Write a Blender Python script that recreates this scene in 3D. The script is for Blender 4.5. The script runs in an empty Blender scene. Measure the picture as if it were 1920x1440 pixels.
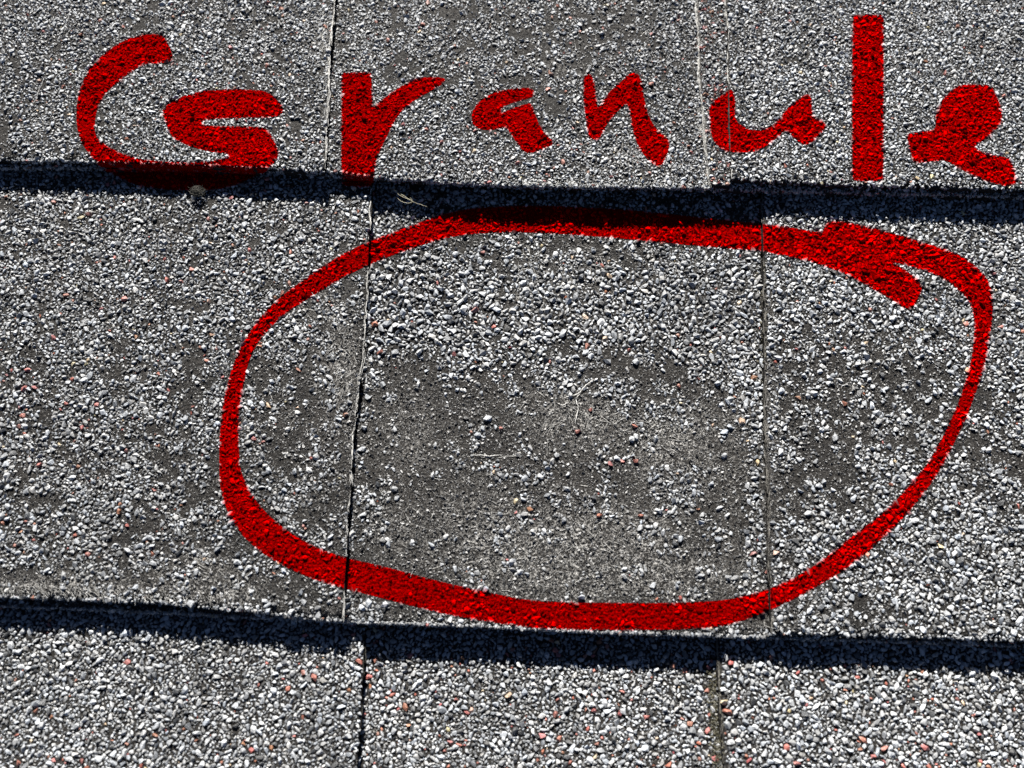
import bpy, bmesh, math, random
import numpy as np
from mathutils import Vector, Matrix, geometry

PAINT_MARKS = True      # red marker lettering and ring drawn over the view, built as paint
random.seed(7)
rng = np.random.default_rng(11)
scene = bpy.context.scene
COL = scene.collection
MM = 0.001

# ------------------------------------------------------------------ camera
F = 1598.0                       # focal length in photo pixels (photo 1920 x 1440)
TILT = math.radians(14.0)
ROLL = math.radians(2.0)
R0 = np.array([1.0, 0, 0]); U0 = np.array([0, math.cos(TILT), math.sin(TILT)])
FW = np.array([0, math.sin(TILT), -math.cos(TILT)])
CR = math.cos(ROLL) * R0 + math.sin(ROLL) * U0
CU = -math.sin(ROLL) * R0 + math.cos(ROLL) * U0

def ray(px, py):
    px = np.asarray(px, float); py = np.asarray(py, float)
    return FW * F + (px[..., None] - 960) * CR + (720 - py[..., None]) * CU

def _expo(h):
    a = ray(960, 350); b = ray(960, 1180)
    return a[1] / -a[2] * h - b[1] / -b[2] * h
EXPOSURE = 130 * MM              # visible height of one shingle course
HC = EXPOSURE / _expo(1.0)
CAM = np.array([0.0, -math.tan(TILT) * HC, HC])

def proj(P):
    d = P - CAM
    w = d @ FW
    return 960 + F * (d @ CR) / w, 720 - F * (d @ CU) / w

cd = bpy.data.cameras.new("camera")
cam = bpy.data.objects.new("camera", cd); COL.objects.link(cam)
cd.sensor_width = 36.0; cd.lens = 36.0 * F / 1920
cd.clip_start = 0.01; cd.clip_end = 60
m = Matrix.Identity(4)
for i in range(3):
    m[i][0] = CR[i]; m[i][1] = CU[i]; m[i][2] = -FW[i]; m[i][3] = CAM[i]
cam.matrix_world = m
scene.camera = cam
cd.dof.use_dof = True
_fr = ray(700, 520); _fp = _fr / -_fr[2] * HC
cd.dof.focus_distance = float(_fp @ FW)
cd.dof.aperture_fstop = 9.5

# ------------------------------------------------------------------ sky, sun, exposure
SUN_EL = math.radians(28.5); SUN_AZ = math.radians(-10)     # azimuth from +Y, negative = towards -X
w = bpy.data.worlds.new("World"); scene.world = w; w.use_nodes = True
wn = w.node_tree
sky = wn.nodes.new("ShaderNodeTexSky"); sky.sky_type = 'NISHITA'; sky.sun_disc = False
sky.sun_elevation = SUN_EL; sky.sun_rotation = SUN_AZ
sky.air_density = 0.3; sky.dust_density = 0.05; sky.altitude = 3000
bg = wn.nodes["Background"]; bg.inputs[1].default_value = 0.05
wn.links.new(sky.outputs[0], bg.inputs[0])
sd = bpy.data.lights.new("sun", 'SUN'); sd.energy = 5.0; sd.angle = math.radians(0.5)
sd.color = (1.0, 0.965, 0.91)
sun = bpy.data.objects.new("sun", sd); COL.objects.link(sun)
S = Vector((math.sin(SUN_AZ) * math.cos(SUN_EL), math.cos(SUN_AZ) * math.cos(SUN_EL), math.sin(SUN_EL)))
sun.rotation_euler = S.to_track_quat('Z', 'Y').to_euler()
sun.location = (0, 0, 1)
scene.view_settings.view_transform = 'Standard'; scene.view_settings.look = 'None'
scene.view_settings.gamma = 1; scene.view_settings.exposure = 1.72

# ------------------------------------------------------------------ noise
def vnoise(x, y, s, seed):
    x = np.asarray(x) / s + 1000.0; y = np.asarray(y) / s + 1000.0
    xi = np.floor(x).astype(np.int64); yi = np.floor(y).astype(np.int64)
    fx = x - xi; fy = y - yi
    fx = fx * fx * (3 - 2 * fx); fy = fy * fy * (3 - 2 * fy)
    def h(a, b):
        n = (a * 374761393 + b * 668265263 + seed * 1442695041) & 0x7fffffff
        n = ((n ^ (n >> 13)) * 1274126177) & 0x7fffffff
        n = ((n ^ (n >> 16)) * 668265263) & 0x7fffffff
        return ((n >> 7) & 0xffff) / 65535.0
    return ((h(xi, yi) * (1 - fx) + h(xi + 1, yi) * fx) * (1 - fy) +
            (h(xi, yi + 1) * (1 - fx) + h(xi + 1, yi + 1) * fx) * fy)

# ------------------------------------------------------------------ roof geometry (traced lines -> real positions)
D = 5.5 * MM                     # step from one course down to the next
SL = D / EXPOSURE
T = 2.8 * MM                     # laminated tab on top of the base layer
TB = 2.6 * MM                    # base layer

Z0 = {1: .3 * MM, 3: .8 * MM}
def hit_z(px, py, z):
    d = ray(px, py); t = (CAM[2] - z) / -d[..., 2]
    return CAM + d * t[..., None]

BASE_PX = {
 1: [(-900,290),(-300,305),(0,313),(300,314),(500,320),(620,328),(800,338),(900,345),(1100,350),(1330,352),(1500,356),(1700,361),(1920,368),(2200,376),(2800,396)],
 2: [(-900,1108),(-300,1126),(0,1135),(200,1142),(400,1152),(560,1160),(680,1166),(900,1173),(1100,1183),(1350,1191),(1560,1198),(1700,1202),(1920,1210),(2200,1220),(2800,1240)],
}
YB = {}
for k, pts in BASE_PX.items():
    p = hit_z(np.array([a for a, b in pts]), np.array([b for a, b in pts]), Z0.get(k, 0.0))
    YB[k] = (p[:, 0], p[:, 1])
YB[0] = (YB[1][0], YB[1][1] + EXPOSURE)
YB[3] = (YB[2][0], YB[2][1] - EXPOSURE)
YB[-1] = (YB[1][0], YB[1][1] + 2 * EXPOSURE)
YB[4] = (YB[2][0], YB[2][1] - 2 * EXPOSURE)
def yb(k, x):
    return np.interp(x, *YB[k])
def wob(x, y):
    return (vnoise(x, y, 0.034, 5) - .5) * 0.85 * MM + (vnoise(x, y, 0.012, 6) - .5) * 0.22 * MM
def zbase(k, x, y):
    return Z0.get(k, 0.0) - SL * (y - yb(k, x)) + wob(x, y)

class Patch:
    """one exposed layer: top surface over x in [xl(y), xr(y)], y >= edge(x)"""
    def __init__(s, k, t, thick, edge_px=None, left_px=None, right_px=None, xl=-.36, xr=.36, up=None):
        s.k, s.t, s.thick = k, t, thick
        if edge_px:
            p = hit_z(np.array([a for a, b in edge_px], float), np.array([b for a, b in edge_px], float), t + Z0.get(k, 0.0))
            s.ex, s.ey = p[:, 0], p[:, 1]
        else: s.ex = s.ey = None
        def side(pxs, default):
            if pxs is None: return (np.array([-9, 9]), np.array([default, default]))
            a = np.array([q[0] for q in pxs], float); b = np.array([q[1] for q in pxs], float)
            z = np.full(len(a), t)
            for _ in range(4):
                d = ray(a, b); tt = (CAM[2] - z) / -d[:, 2]; p = CAM + d * tt[:, None]
                z = t + Z0.get(k, 0.0) - SL * (p[:, 1] - yb(k, p[:, 0]))
            o = np.argsort(p[:, 1])
            return (p[o, 1], p[o, 0])
        s.L = side(left_px, xl); s.R = side(right_px, xr)
        s.up = up if up is not None else EXPOSURE + 0.03
    def edge(s, x):
        e = yb(s.k, x) if s.ex is None else np.interp(x, s.ex, s.ey)
        return e
    def ragged(s, x):        # the butt is torn a little, not ruled
        n = (vnoise(x, x * 0, 0.0035, 40 + s.k) - .5) * 1.3 * MM + (vnoise(x, x * 0, 0.0011, 50 + s.k) - .5) * 0.9 * MM
        return s.edge(x) + n
    def xl(s, y): return np.interp(y, *s.L)
    def xr(s, y): return np.interp(y, *s.R)
    def z(s, x, y): return zbase(s.k, x, y) + s.t
    def inside(s, x, y, mgn=0.0):
        return (x > s.xl(y) + mgn) & (x < s.xr(y) - mgn) & (y > s.edge(x) + mgn) & (y < s.edge(x) + s.up)

SEAM1 = [(628,-10),(622,60),(616,150),(612,240),(608,318)]
SEAM1B = [(1306,-10),(1309,80),(1313,170),(1320,250),(1331,352)]
SEAM1C = [(1361,-10),(1364,60),(1367,160),(1369,250),(1371,335)]
SEAM2L = [(696,350),(693,420),(690,500),(683,620),(672,740),(661,840),(655,940),(650,1040),(645,1100),(642,1170)]
SEAM2R = [(1429,370),(1431,450),(1432,560),(1435,700),(1437,820),(1440,950),(1443,1080),(1445,1192)]
SEAM3L = [(686,1150),(684,1210),(680,1300),(669,1440),(655,1600)]
SEAM3R = [(1343,1170),(1346,1240),(1349,1320),(1356,1440),(1364,1600)]

P1b = Patch(1, 0, TB + .2 * MM)
P1m = Patch(1, 1.4*MM, 1.4*MM, [(600,319),(640,323),(700,330),(800,337),(900,344.5),(1100,349.5),(1330,351)], left_px=[(a + 9 - b * .012, b) for a, b in SEAM1], right_px=SEAM1B)
P1l = Patch(1, T, T, [(-900,274),(-300,290),(0,298),(200,302),(400,309),(540,316),(612,320)], right_px=SEAM1)
P1s = Patch(1, 1.8*MM, 1.8*MM, left_px=SEAM1B, right_px=SEAM1C)
P1r = Patch(1, T, T, [(1360,330),(1450,338),(1600,344),(1750,348),(1920,353),(2200,361),(2800,380)], left_px=SEAM1C)
P2b = Patch(2, 0, TB)
P2m = Patch(2, 1.2*MM, 1.2*MM, [(600,1161),(680,1165.5),(900,1172.5),(1100,1182.5),(1350,1190.5),(1560,1197)], left_px=[(a + 3, b) for a, b in SEAM2L], right_px=[(a - 4, b) for a, b in SEAM2R])
P2l = Patch(2, 3.5*MM, 3.5*MM, [(-900,1088),(-300,1108),(0,1117),(150,1122),(300,1128),(400,1138),(480,1146),(560,1156),(660,1164)], right_px=SEAM2L)
P2r = Patch(2, T, T, [(1440,1187),(1560,1188),(1700,1192),(1920,1200),(2200,1210),(2800,1230)], left_px=SEAM2R)
P3b = Patch(3, 0, TB)
P3l = Patch(3, 2.7*MM, 2.7*MM, right_px=SEAM3L)
P3r = Patch(3, 2.0*MM, 2.0*MM, left_px=SEAM3R)
PATCHES = [P1l, P1m, P1s, P1r, P1b, P2l, P2m, P2r, P2b, P3l, P3r, P3b]
P3r.bare = 1.5 * MM; P2r.bare = 1.2 * MM; P1s.bare = .9 * MM; P1r.bare = .6 * MM; P1m.bareR = .45 * MM; P1s.bareR = .4 * MM; P2m.bareR = .35 * MM; P2l.bareR = .6 * MM; P1l.bareR = .6 * MM; P3l.bareR = .4 * MM; P3b.bareR = 0
TOPS = {1: [P1l, P1m, P1s, P1r], 2: [P2l, P2m, P2r], 3: [P3l, P3r]}

# ------------------------------------------------------------------ materials
def mat(name):
    m = bpy.data.materials.new(name); m.use_nodes = True
    nt = m.node_tree; return m, nt, nt.nodes["Principled BSDF"]
def N(nt, t, **kw):
    n = nt.nodes.new(t)
    for k, v in kw.items():
        if k in n.inputs: n.inputs[k].default_value = v
        else: setattr(n, k, v)
    return n
def ramp(nt, stops, src):
    r = nt.nodes.new("ShaderNodeValToRGB"); e = r.color_ramp.elements
    while len(e) < len(stops): e.new(0.5)
    for el, (p, c) in zip(e, stops): el.position = p; el.color = (*c, 1)
    nt.links.new(src, r.inputs[0]); return r.outputs[0]
def mixc(nt, f, a, b, mode='MIX'):
    n = nt.nodes.new("ShaderNodeMix"); n.data_type = 'RGBA'; n.blend_type = mode
    for s, v in ((n.inputs[0], f), (n.inputs[6], a), (n.inputs[7], b)):
        if hasattr(v, 'is_linked'): nt.links.new(v, s)
        elif isinstance(v, (int, float)): s.default_value = v
        else: s.default_value = (*v, 1)
    return n.outputs[2]

def make_asphalt():
    m, nt, b = mat("weathered_asphalt")
    tc = N(nt, "ShaderNodeTexCoord").outputs['Object']
    n1 = N(nt, "ShaderNodeTexNoise", Scale=2600.0, Detail=5.0, Roughness=.65); nt.links.new(tc, n1.inputs['Vector'])
    n2 = N(nt, "ShaderNodeTexNoise", Scale=90.0, Detail=4.0, Roughness=.6); nt.links.new(tc, n2.inputs['Vector'])
    v1 = N(nt, "ShaderNodeTexVoronoi", Scale=2300.0); nt.links.new(tc, v1.inputs['Vector'])
    v2 = N(nt, "ShaderNodeTexVoronoi", Scale=1100.0); nt.links.new(tc, v2.inputs['Vector'])
    c = ramp(nt, [(.3, (.0058, .0055, .0052)), (.7, (.032, .0295, .0272))], n1.outputs[0])
    c2 = ramp(nt, [(.35, (.72, .72, .72)), (.7, (1.25, 1.22, 1.18))], n2.outputs[0])
    c = mixc(nt, 1.0, c, c2, 'MULTIPLY')
    # pale mineral dust in the bitumen, its white glints painted as colour
    sep = N(nt, "ShaderNodeSeparateColor"); nt.links.new(v1.outputs['Color'], sep.inputs[0])
    f = ramp(nt, [(.86, (0, 0, 0)), (.90, (1, 1, 1))], sep.outputs[0])
    d = ramp(nt, [(.18, (1, 1, 1)), (.42, (0, 0, 0))], v1.outputs['Distance'])
    f = mixc(nt, 1.0, f, d, 'MULTIPLY')
    c = mixc(nt, f, c, (.26, .255, .24))
    at = N(nt, "ShaderNodeAttribute", attribute_name="scuff")
    n3 = N(nt, "ShaderNodeTexNoise", Scale=900.0, Detail=6.0, Roughness=.75, Distortion=1.5); nt.links.new(tc, n3.inputs['Vector'])
    g = ramp(nt, [(.50, (0, 0, 0)), (.64, (1, 1, 1))], n3.outputs[0])
    g = mixc(nt, 1.0, g, at.outputs['Color'], 'MULTIPLY')
    c = mixc(nt, g, c, (.36, .35, .33))
    nt.links.new(c, b.inputs['Base Color'])
    b.inputs['Roughness'].default_value = .7; b.inputs['Specular IOR Level'].default_value = .12
    ad = N(nt, "ShaderNodeMath", operation='ADD'); nt.links.new(n1.outputs[0], ad.inputs[0])
    ml = N(nt, "ShaderNodeMath", operation='MULTIPLY'); nt.links.new(v2.outputs['Distance'], ml.inputs[0]); ml.inputs[1].default_value = -.7
    nt.links.new(ml.outputs[0], ad.inputs[1])
    bp = N(nt, "ShaderNodeBump", Strength=1.0, Distance=.00042); nt.links.new(ad.outputs[0], bp.inputs['Height'])
    nt.links.new(bp.outputs[0], b.inputs['Normal'])
    return m
def make_butt():
    m, nt, b = mat("cut_bitumen_edge")
    tc = N(nt, "ShaderNodeTexCoord").outputs['Object']
    n1 = N(nt, "ShaderNodeTexNoise", Scale=1500.0, Detail=5.0, Roughness=.7); nt.links.new(tc, n1.inputs['Vector'])
    c = ramp(nt, [(.35, (.003, .003, .003)), (.75, (.022, .020, .018))], n1.outputs[0])
    nt.links.new(c, b.inputs['Base Color']); b.inputs['Roughness'].default_value = .85; b.inputs['Specular IOR Level'].default_value = .1
    bp = N(nt, "ShaderNodeBump", Strength=1.0, Distance=.0005); nt.links.new(n1.outputs[0], bp.inputs['Height'])
    nt.links.new(bp.outputs[0], b.inputs['Normal'])
    return m
def make_granule(name, spec=.5, rough=.55, tint=None):
    m, nt, b = mat(name)
    tc = N(nt, "ShaderNodeTexCoord").outputs['Object']
    at = N(nt, "ShaderNodeAttribute", attribute_name="tone")
    n1 = N(nt, "ShaderNodeTexNoise", Scale=3200.0, Detail=4.0, Roughness=.7); nt.links.new(tc, n1.inputs['Vector'])
    k = ramp(nt, [(.3, (.62, .62, .63)), (.72, (1.3, 1.3, 1.28))], n1.outputs[0])
    c = mixc(nt, 1.0, at.outputs['Color'], k, 'MULTIPLY')
    nt.links.new(c, b.inputs['Base Color'])
    b.inputs['Roughness'].default_value = rough; b.inputs['Specular IOR Level'].default_value = spec
    bp = N(nt, "ShaderNodeBump", Strength=1.0, Distance=.00022); nt.links.new(n1.outputs[0], bp.inputs['Height'])
    nt.links.new(bp.outputs[0], b.inputs['Normal'])
    return m
def make_far():
    """granule coating of the shingles round about, as relief in the surface"""
    m, nt, b = mat("granule_coating")
    tc = N(nt, "ShaderNodeTexCoord").outputs['Object']
    v = N(nt, "ShaderNodeTexVoronoi", Scale=780.0); nt.links.new(tc, v.inputs['Vector'])
    sep = N(nt, "ShaderNodeSeparateColor"); nt.links.new(v.outputs['Color'], sep.inputs[0])
    c = ramp(nt, [(0, (.07, .08, .09)), (.5, (.26, .27, .28)), (.93, (.5, .5, .48)), (.96, (.3, .12, .09))], sep.outputs[0])
    nt.links.new(c, b.inputs['Base Color']); b.inputs['Roughness'].default_value = .7
    ml = N(nt, "ShaderNodeMath", operation='MULTIPLY'); nt.links.new(v.outputs['Distance'], ml.inputs[0]); ml.inputs[1].default_value = -1
    bp = N(nt, "ShaderNodeBump", Strength=1.0, Distance=.001); nt.links.new(ml.outputs[0], bp.inputs['Height'])
    nt.links.new(bp.outputs[0], b.inputs['Normal'])
    return m
def make_paint():
    m, nt, b = mat("red_marker")  # overlay marker strokes, built as a red coat on the shingles
    tc = N(nt, "ShaderNodeTexCoord").outputs['Object']
    n1 = N(nt, "ShaderNodeTexNoise", Scale=1800.0, Detail=5.0, Roughness=.65); nt.links.new(tc, n1.inputs['Vector'])
    v1 = N(nt, "ShaderNodeTexVoronoi", Scale=1100.0); nt.links.new(tc, v1.inputs['Vector'])
    c = ramp(nt, [(.3, (.06, .0, .0)), (.7, (.25, .0, .0))], n1.outputs[0])
    nt.links.new(c, b.inputs['Base Color']); b.inputs['Roughness'].default_value = .6
    b.inputs['Specular IOR Level'].default_value = 0
    ad = N(nt, "ShaderNodeMath", operation='SUBTRACT'); nt.links.new(n1.outputs[0], ad.inputs[0]); nt.links.new(v1.outputs['Distance'], ad.inputs[1])
    bp = N(nt, "ShaderNodeBump", Strength=1.0, Distance=.0006); nt.links.new(ad.outputs[0], bp.inputs['Height'])
    nt.links.new(bp.outputs[0], b.inputs['Normal'])
    return m
def make_plain(name, col, rough=.7):
    m, nt, b = mat(name)
    tc = N(nt, "ShaderNodeTexCoord").outputs['Object']
    n1 = N(nt, "ShaderNodeTexNoise", Scale=800.0, Detail=4.0); nt.links.new(tc, n1.inputs['Vector'])
    c = ramp(nt, [(.3, tuple(.75 * q for q in col)), (.7, tuple(min(1, 1.2 * q) for q in col))], n1.outputs[0])
    nt.links.new(c, b.inputs['Base Color']); b.inputs['Roughness'].default_value = rough
    return m
M_ASPH = make_asphalt(); M_BUTT = make_butt(); M_FAR = make_far()
M_GRAN = make_granule("stone_granule", .6, .42); M_FINE = make_granule("stone_fines", .6, .4)
M_PAINT = make_paint(); M_PGRAN = make_granule("red_marked_granule", 0.0, .7)
M_FIBRE = make_plain("glass_fibre", (.50, .49, .46), .5)
M_WEB = make_plain("dry_plant_thread", (.27, .25, .17), .6)
M_LINT = make_plain("grey_lint", (.05, .048, .038), .9)
M_RIM = make_plain("lit_bitumen_rim", (.16, .15, .13), .8)  # pale colour stands in for the sunlit side of a seam
M_MOSS = make_plain("olive_moss", (.12, .105, .05), .95)

# ------------------------------------------------------------------ object helpers
def new_obj(name, mesh, parent=None, mats=(), **props):
    o = bpy.data.objects.new(name, mesh); COL.objects.link(o)
    if parent is not None: o.parent = parent
    for mm_ in mats: mesh.materials.append(mm_)
    for k, v in props.items(): o[k] = v
    return o
def thing(name, label, cat, group=None):
    o = bpy.data.objects.new(name, None); COL.objects.link(o); o.empty_display_size = .01
    o['label'] = label; o['category'] = cat
    if group: o['group'] = group
    return o
def mesh_np(name, V, Fc, tone=None, scuff=None, matidx=None, smooth=False):
    """V (n,3); Fc (m,k) faces of k corners"""
    me = bpy.data.meshes.new(name)
    n, (fm, fk) = len(V), Fc.shape
    me.vertices.add(n); me.vertices.foreach_set("co", np.ascontiguousarray(V, dtype=np.float32).ravel())
    me.loops.add(fm * fk); me.loops.foreach_set("vertex_index", np.ascontiguousarray(Fc, dtype=np.int32).ravel())
    me.polygons.add(fm); me.polygons.foreach_set("loop_start", np.arange(fm, dtype=np.int32) * fk)
    if matidx is not None: me.polygons.foreach_set("material_index", matidx.astype(np.int32))
    me.update(calc_edges=True)
    me.polygons.foreach_set("use_smooth", np.full(fm, smooth))
    if tone is not None:
        a = me.attributes.new("tone", 'FLOAT_COLOR', 'POINT')
        a.data.foreach_set("color", np.c_[tone, np.ones(n)].astype(np.float32).ravel())
    if scuff is not None:
        a = me.attributes.new("scuff", 'FLOAT', 'POINT'); a.data.foreach_set("value", scuff.astype(np.float32))
    me.update()
    return me

# worn pale patches on the bitumen: photo-located, (px, py, rx, ry, strength)
SCUFFS = [(1040,770,60,60,.9),(1110,790,70,40,.9),(1240,835,70,60,1),(1300,800,50,40,.6),(985,560,30,60,.7),(1090,520,60,40,.6),
 (760,780,60,50,.5),(780,850,70,40,.4),(730,980,60,30,.6),(880,960,80,60,.5),(760,1040,60,30,.5),(950,1010,110,50,.8),(1080,1010,120,60,.9),
 (1180,1000,90,50,.8),(1000,1080,120,40,.7),(1150,1080,160,50,.8),(1300,1080,90,40,.7),(930,1040,60,40,.6),(1290,900,60,50,.5),(1380,760,25,200,.5),
 (390,1060,60,30,.7),(330,1080,60,30,.5),(440,1110,50,30,.7),(300,1110,120,14,.9),(60,1100,120,22,.8),(150,1100,80,20,.7),(620,620,40,70,.5),(640,700,25,90,.6),(600,560,40,30,.5),
 (640,700,30,60,.6),(1520,1195,80,12,.6),(1300,1180,200,10,.7),(800,1165,160,10,.7),(600,1150,100,14,.6),(1750,1190,120,12,.6),
 (600,70,12,40,1),(610,200,8,120,.7),(1315,250,12,30,1),(1320,300,8,60,.8),(1310,100,8,100,.7),(1190,300,60,25,.7),(1050,130,50,30,.4),(1450,1150,20,60,.6),(1440,780,14,200,.5)]
def scuff_at(x, y, z):
    px, py = proj(np.stack([x, y, z], -1))
    s = np.zeros(len(x))
    for cx, cy, rx, ry, a in SCUFFS:
        s += a * np.exp(-(((px - cx) / rx) ** 2 + ((py - cy) / ry) ** 2))
    return np.clip(s, 0, 1) + .06

def slab(p, name, parent, top=M_ASPH, xl=None, xr=None, step=1.3 * MM, up=None, vstep=2.0 * MM, detail=True, **props):
    up = up or p.up
    # lateral parameter follows the two side seams
    x0 = min(p.L[1].min(), 9) if xl is None else xl; x1 = p.R[1].max() if xr is None else xr
    nu = max(2, int((x1 - x0) / step)); nv = max(2, int(up / vstep))
    u = np.linspace(0, 1, nu + 1); v = np.linspace(0, 1, nv + 1)
    Ug, Vg = np.meshgrid(u, v)
    X = x0 + (x1 - x0) * Ug; Y = p.edge(X) + up * Vg
    for _ in range(3):
        l = p.xl(Y) if xl is None else np.full_like(Y, xl); r = p.xr(Y) if xr is None else np.full_like(Y, xr)
        jl = (vnoise(Y, Y * 0, .0013, 71 + p.k) - .5) * .6 * MM + (vnoise(Y, Y * 0, .006, 75 + p.k) - .5) * .8 * MM
        jr = (vnoise(Y, Y * 0, .0013, 81 + p.k) - .5) * .7 * MM + (vnoise(Y, Y * 0, .007, 85 + p.k) - .5) * .9 * MM
        X = (l + jl) * (1 - Ug) + (r + jr) * Ug
        e = p.ragged(X) if detail else p.edge(X)
        Y = e * (1 - Vg) + (p.edge(X) + up) * Vg
    Z = p.z(X, Y)
    # rounded-over rim
    rim = np.exp(-((Y - e) / (.45 * MM)) ** 2) * .25 * MM
    Z = Z - rim
    V = np.stack([X, Y, Z], -1).reshape(-1, 3)
    W = nu + 1; H = nv + 1
    idx = np.arange(W * H).reshape(H, W)
    q = np.stack([idx[:-1, :-1], idx[:-1, 1:], idx[1:, 1:], idx[1:, :-1]], -1).reshape(-1, 4)
    # skirt
    ring = np.concatenate([idx[0, :], idx[1:, -1], idx[-1, -2::-1], idx[-2:0:-1, 0]])
    nb = len(ring)
    mid = V[ring].copy(); mid[:, 2] -= p.thick * .45
    bot = V[ring].copy(); bot[:, 2] -= p.thick
    c = V.mean(0)
    j = (rng.random(nb) - .5) * .5 * MM
    mid[:, 1] += np.where(np.arange(nb) < W, j - .25 * MM, 0)
    bot[:, 1] += np.where(np.arange(nb) < W, .3 * MM, 0)
    n0 = len(V); V = np.vstack([V, mid, bot])
    a = ring; b_ = np.roll(ring, -1); i = np.arange(nb); i2 = np.roll(i, -1)
    s1 = np.stack([a, n0 + i, n0 + i2, b_], -1); s2 = np.stack([n0 + i, n0 + nb + i, n0 + nb + i2, n0 + i2], -1)
    Fc = np.vstack([q, s1, s2])
    mi = np.r_[np.zeros(len(q)), np.ones(len(s1) + len(s2))]
    sc = scuff_at(V[:, 0], V[:, 1], V[:, 2]) if detail else np.zeros(len(V))
    me = mesh_np(name, V, Fc, scuff=sc, matidx=mi, smooth=True)
    return new_obj(name, me, parent, (top, M_BUTT), **props)

# ------------------------------------------------------------------ things: the shingles
sh = {}
sh[1] = thing("roof_shingle", "worn grey granule shingle of the top row, its butt edge casting the upper black shadow", "roof shingle", "overlapping roof shingle courses")
sh[2] = thing("roof_shingle", "grey shingle in the middle row with a bald dark patch that lost its granules", "roof shingle", "overlapping roof shingle courses")
sh[3] = thing("roof_shingle", "bottom row shingle densely covered in grey granules flecked with red ones", "roof shingle", "overlapping roof shingle courses")
for k, P_, cat in ((1, P1b, 0), (2, P2b, 0), (3, P3b, 0)):
    slab(P_, "base_layer", sh[k], step=(1.3 if k < 3 else 1.6) * MM)
slab(P1l, "laminated_tab", sh[1]); slab(P1m, "laminated_tab", sh[1]); slab(P2m, "laminated_tab", sh[2]); slab(P1s, "laminated_tab", sh[1], step=.8 * MM); slab(P1r, "laminated_tab", sh[1])
slab(P2l, "laminated_tab", sh[2]); slab(P2r, "laminated_tab", sh[2])
slab(P3l, "laminated_tab", sh[3], step=1.8 * MM); slab(P3r, "laminated_tab", sh[3], step=1.8 * MM)
# the rest of the roof round about, out of the picture
class Q: pass
PU = Patch(0, 0, TB, xl=-1.5, xr=1.5); PD = Patch(4, 0, TB, xl=-1.5, xr=1.5)
t0 = thing("roof_shingle", "grey granule shingle course above the top row of the picture", "roof shingle", "overlapping roof shingle courses")
slab(PU, "base_layer", t0, top=M_FAR, step=6 * MM, vstep=6 * MM, detail=False)
t4 = thing("roof_shingle", "grey granule shingle course below the bottom row of the picture", "roof shingle", "overlapping roof shingle courses")
slab(PD, "base_layer", t4, top=M_FAR, step=6 * MM, vstep=6 * MM, detail=False)
bm = bmesh.new()
gx = np.linspace(-3, 3, 25); gy = np.linspace(-3, 3, 25)
vv = [[bm.verts.new((a, b, -.035 - .004 * math.sin(a * 3 + b))) for a in gx] for b in gy]
for i in range(24):
    for j in range(24): bm.faces.new((vv[i][j], vv[i][j+1], vv[i+1][j+1], vv[i+1][j]))
me = bpy.data.meshes.new("roof_deck"); bm.to_mesh(me); bm.free()
new_obj("roof_deck", me, None, (M_FAR,), kind="structure", label="granule covered roof deck under the shingle courses", category="roof deck")

# ------------------------------------------------------------------ red marks: outlines
def Zm(ox, oy, s, pts): return [(ox + a / s, oy + b / s) for a, b in pts]
MARKS = {}
MARKS['G'] = [Zm(120, 40, 4, [(715,95),(600,100),(480,130),(370,190),(260,280),(170,390),(115,520),(93,650),(95,780),(120,890),(190,1000),(290,1090),(360,1140),(480,1205),(600,1240),(760,1262),(900,1268),(1130,1265),(1290,1230),(1420,1170),(1540,1100),(1600,1030),(1608,980),(1580,900),(1520,800),(1400,790),(1200,788),(1070,783),(1020,758),(1060,738),(1200,726),(1400,722),(1590,722),(1640,690),(1640,640),(1570,560),(1500,520),(1300,510),(1050,520),(900,560),(800,610),(738,655),(750,730),(800,850),(840,890),(950,940),(1100,980),(1240,992),(1200,1030),(1100,1052),(900,1060),(700,1050),(560,1035),(430,990),(330,940),(250,880),(230,830),(235,720),(260,620),(310,540),(400,460),(500,380),(600,320),(700,315),(790,310),(820,270),(790,190),(760,130)])]
MARKS['r'] = [Zm(560, 0, 4.8, [(385,675),(400,655),(640,650),(655,670),(662,900),(672,975),(760,890),(900,790),(1060,705),(1200,692),(1330,705),(1290,760),(1150,840),(1000,930),(900,1030),(830,1150)]) +
              Zm(560, 240, 4.5, [(780,0),(715,130),(660,250),(640,350),(635,430),(620,480),(600,495),(420,495),(370,480),(362,400),(360,200),(362,0)])]
MARKS['a'] = [Zm(820, 100, 4, [(690,258),(600,262),(500,275),(400,305),(310,365),(265,430),(255,480),(270,540),(320,570),(400,578),(480,560),(520,555),(560,620),(610,690),(650,740),(700,750),(780,720),(860,690),(872,665),(820,610),(770,550),(730,450),(710,385),(690,372),(600,400),(500,440),(474,448),(490,405),(550,374),(640,352),(715,328),(730,300),(720,275)])]
MARKS['n'] = [Zm(820, 100, 4, [(1100,170),(1120,158),(1150,160),(1175,200),(1190,300),(1198,400),(1210,410),(1240,360),(1290,290),(1360,230),(1430,160),(1470,145),(1510,160),(1530,200),(1545,300),(1565,400),(1590,480),(1640,570),(1720,630),(1745,670),(1725,760),(1690,830),(1660,850),(1600,820),(1540,750),(1490,660),(1460,560),(1445,450),(1430,380),(1400,385),(1330,460),(1270,530),(1230,620),(1200,650),(1160,650),(1130,620),(1115,500),(1100,400),(1095,300)])]
MARKS['u'] = [Zm(1240, 0, 4, [(515,670),(545,690),(555,760),(550,880),(580,930),(650,970),(750,980),(830,945),(890,890),(940,820),(1010,760),(1080,705),(1125,720),(1130,850),(1150,885),(1215,910),(1235,945),(1200,1000),(1120,1075),(1070,1090),(1010,1050),(935,970),(870,1030),(770,1110),(680,1145),(560,1145),(460,1130),(390,1060),(360,950),(360,800),(400,750),(460,710)])]
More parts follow.
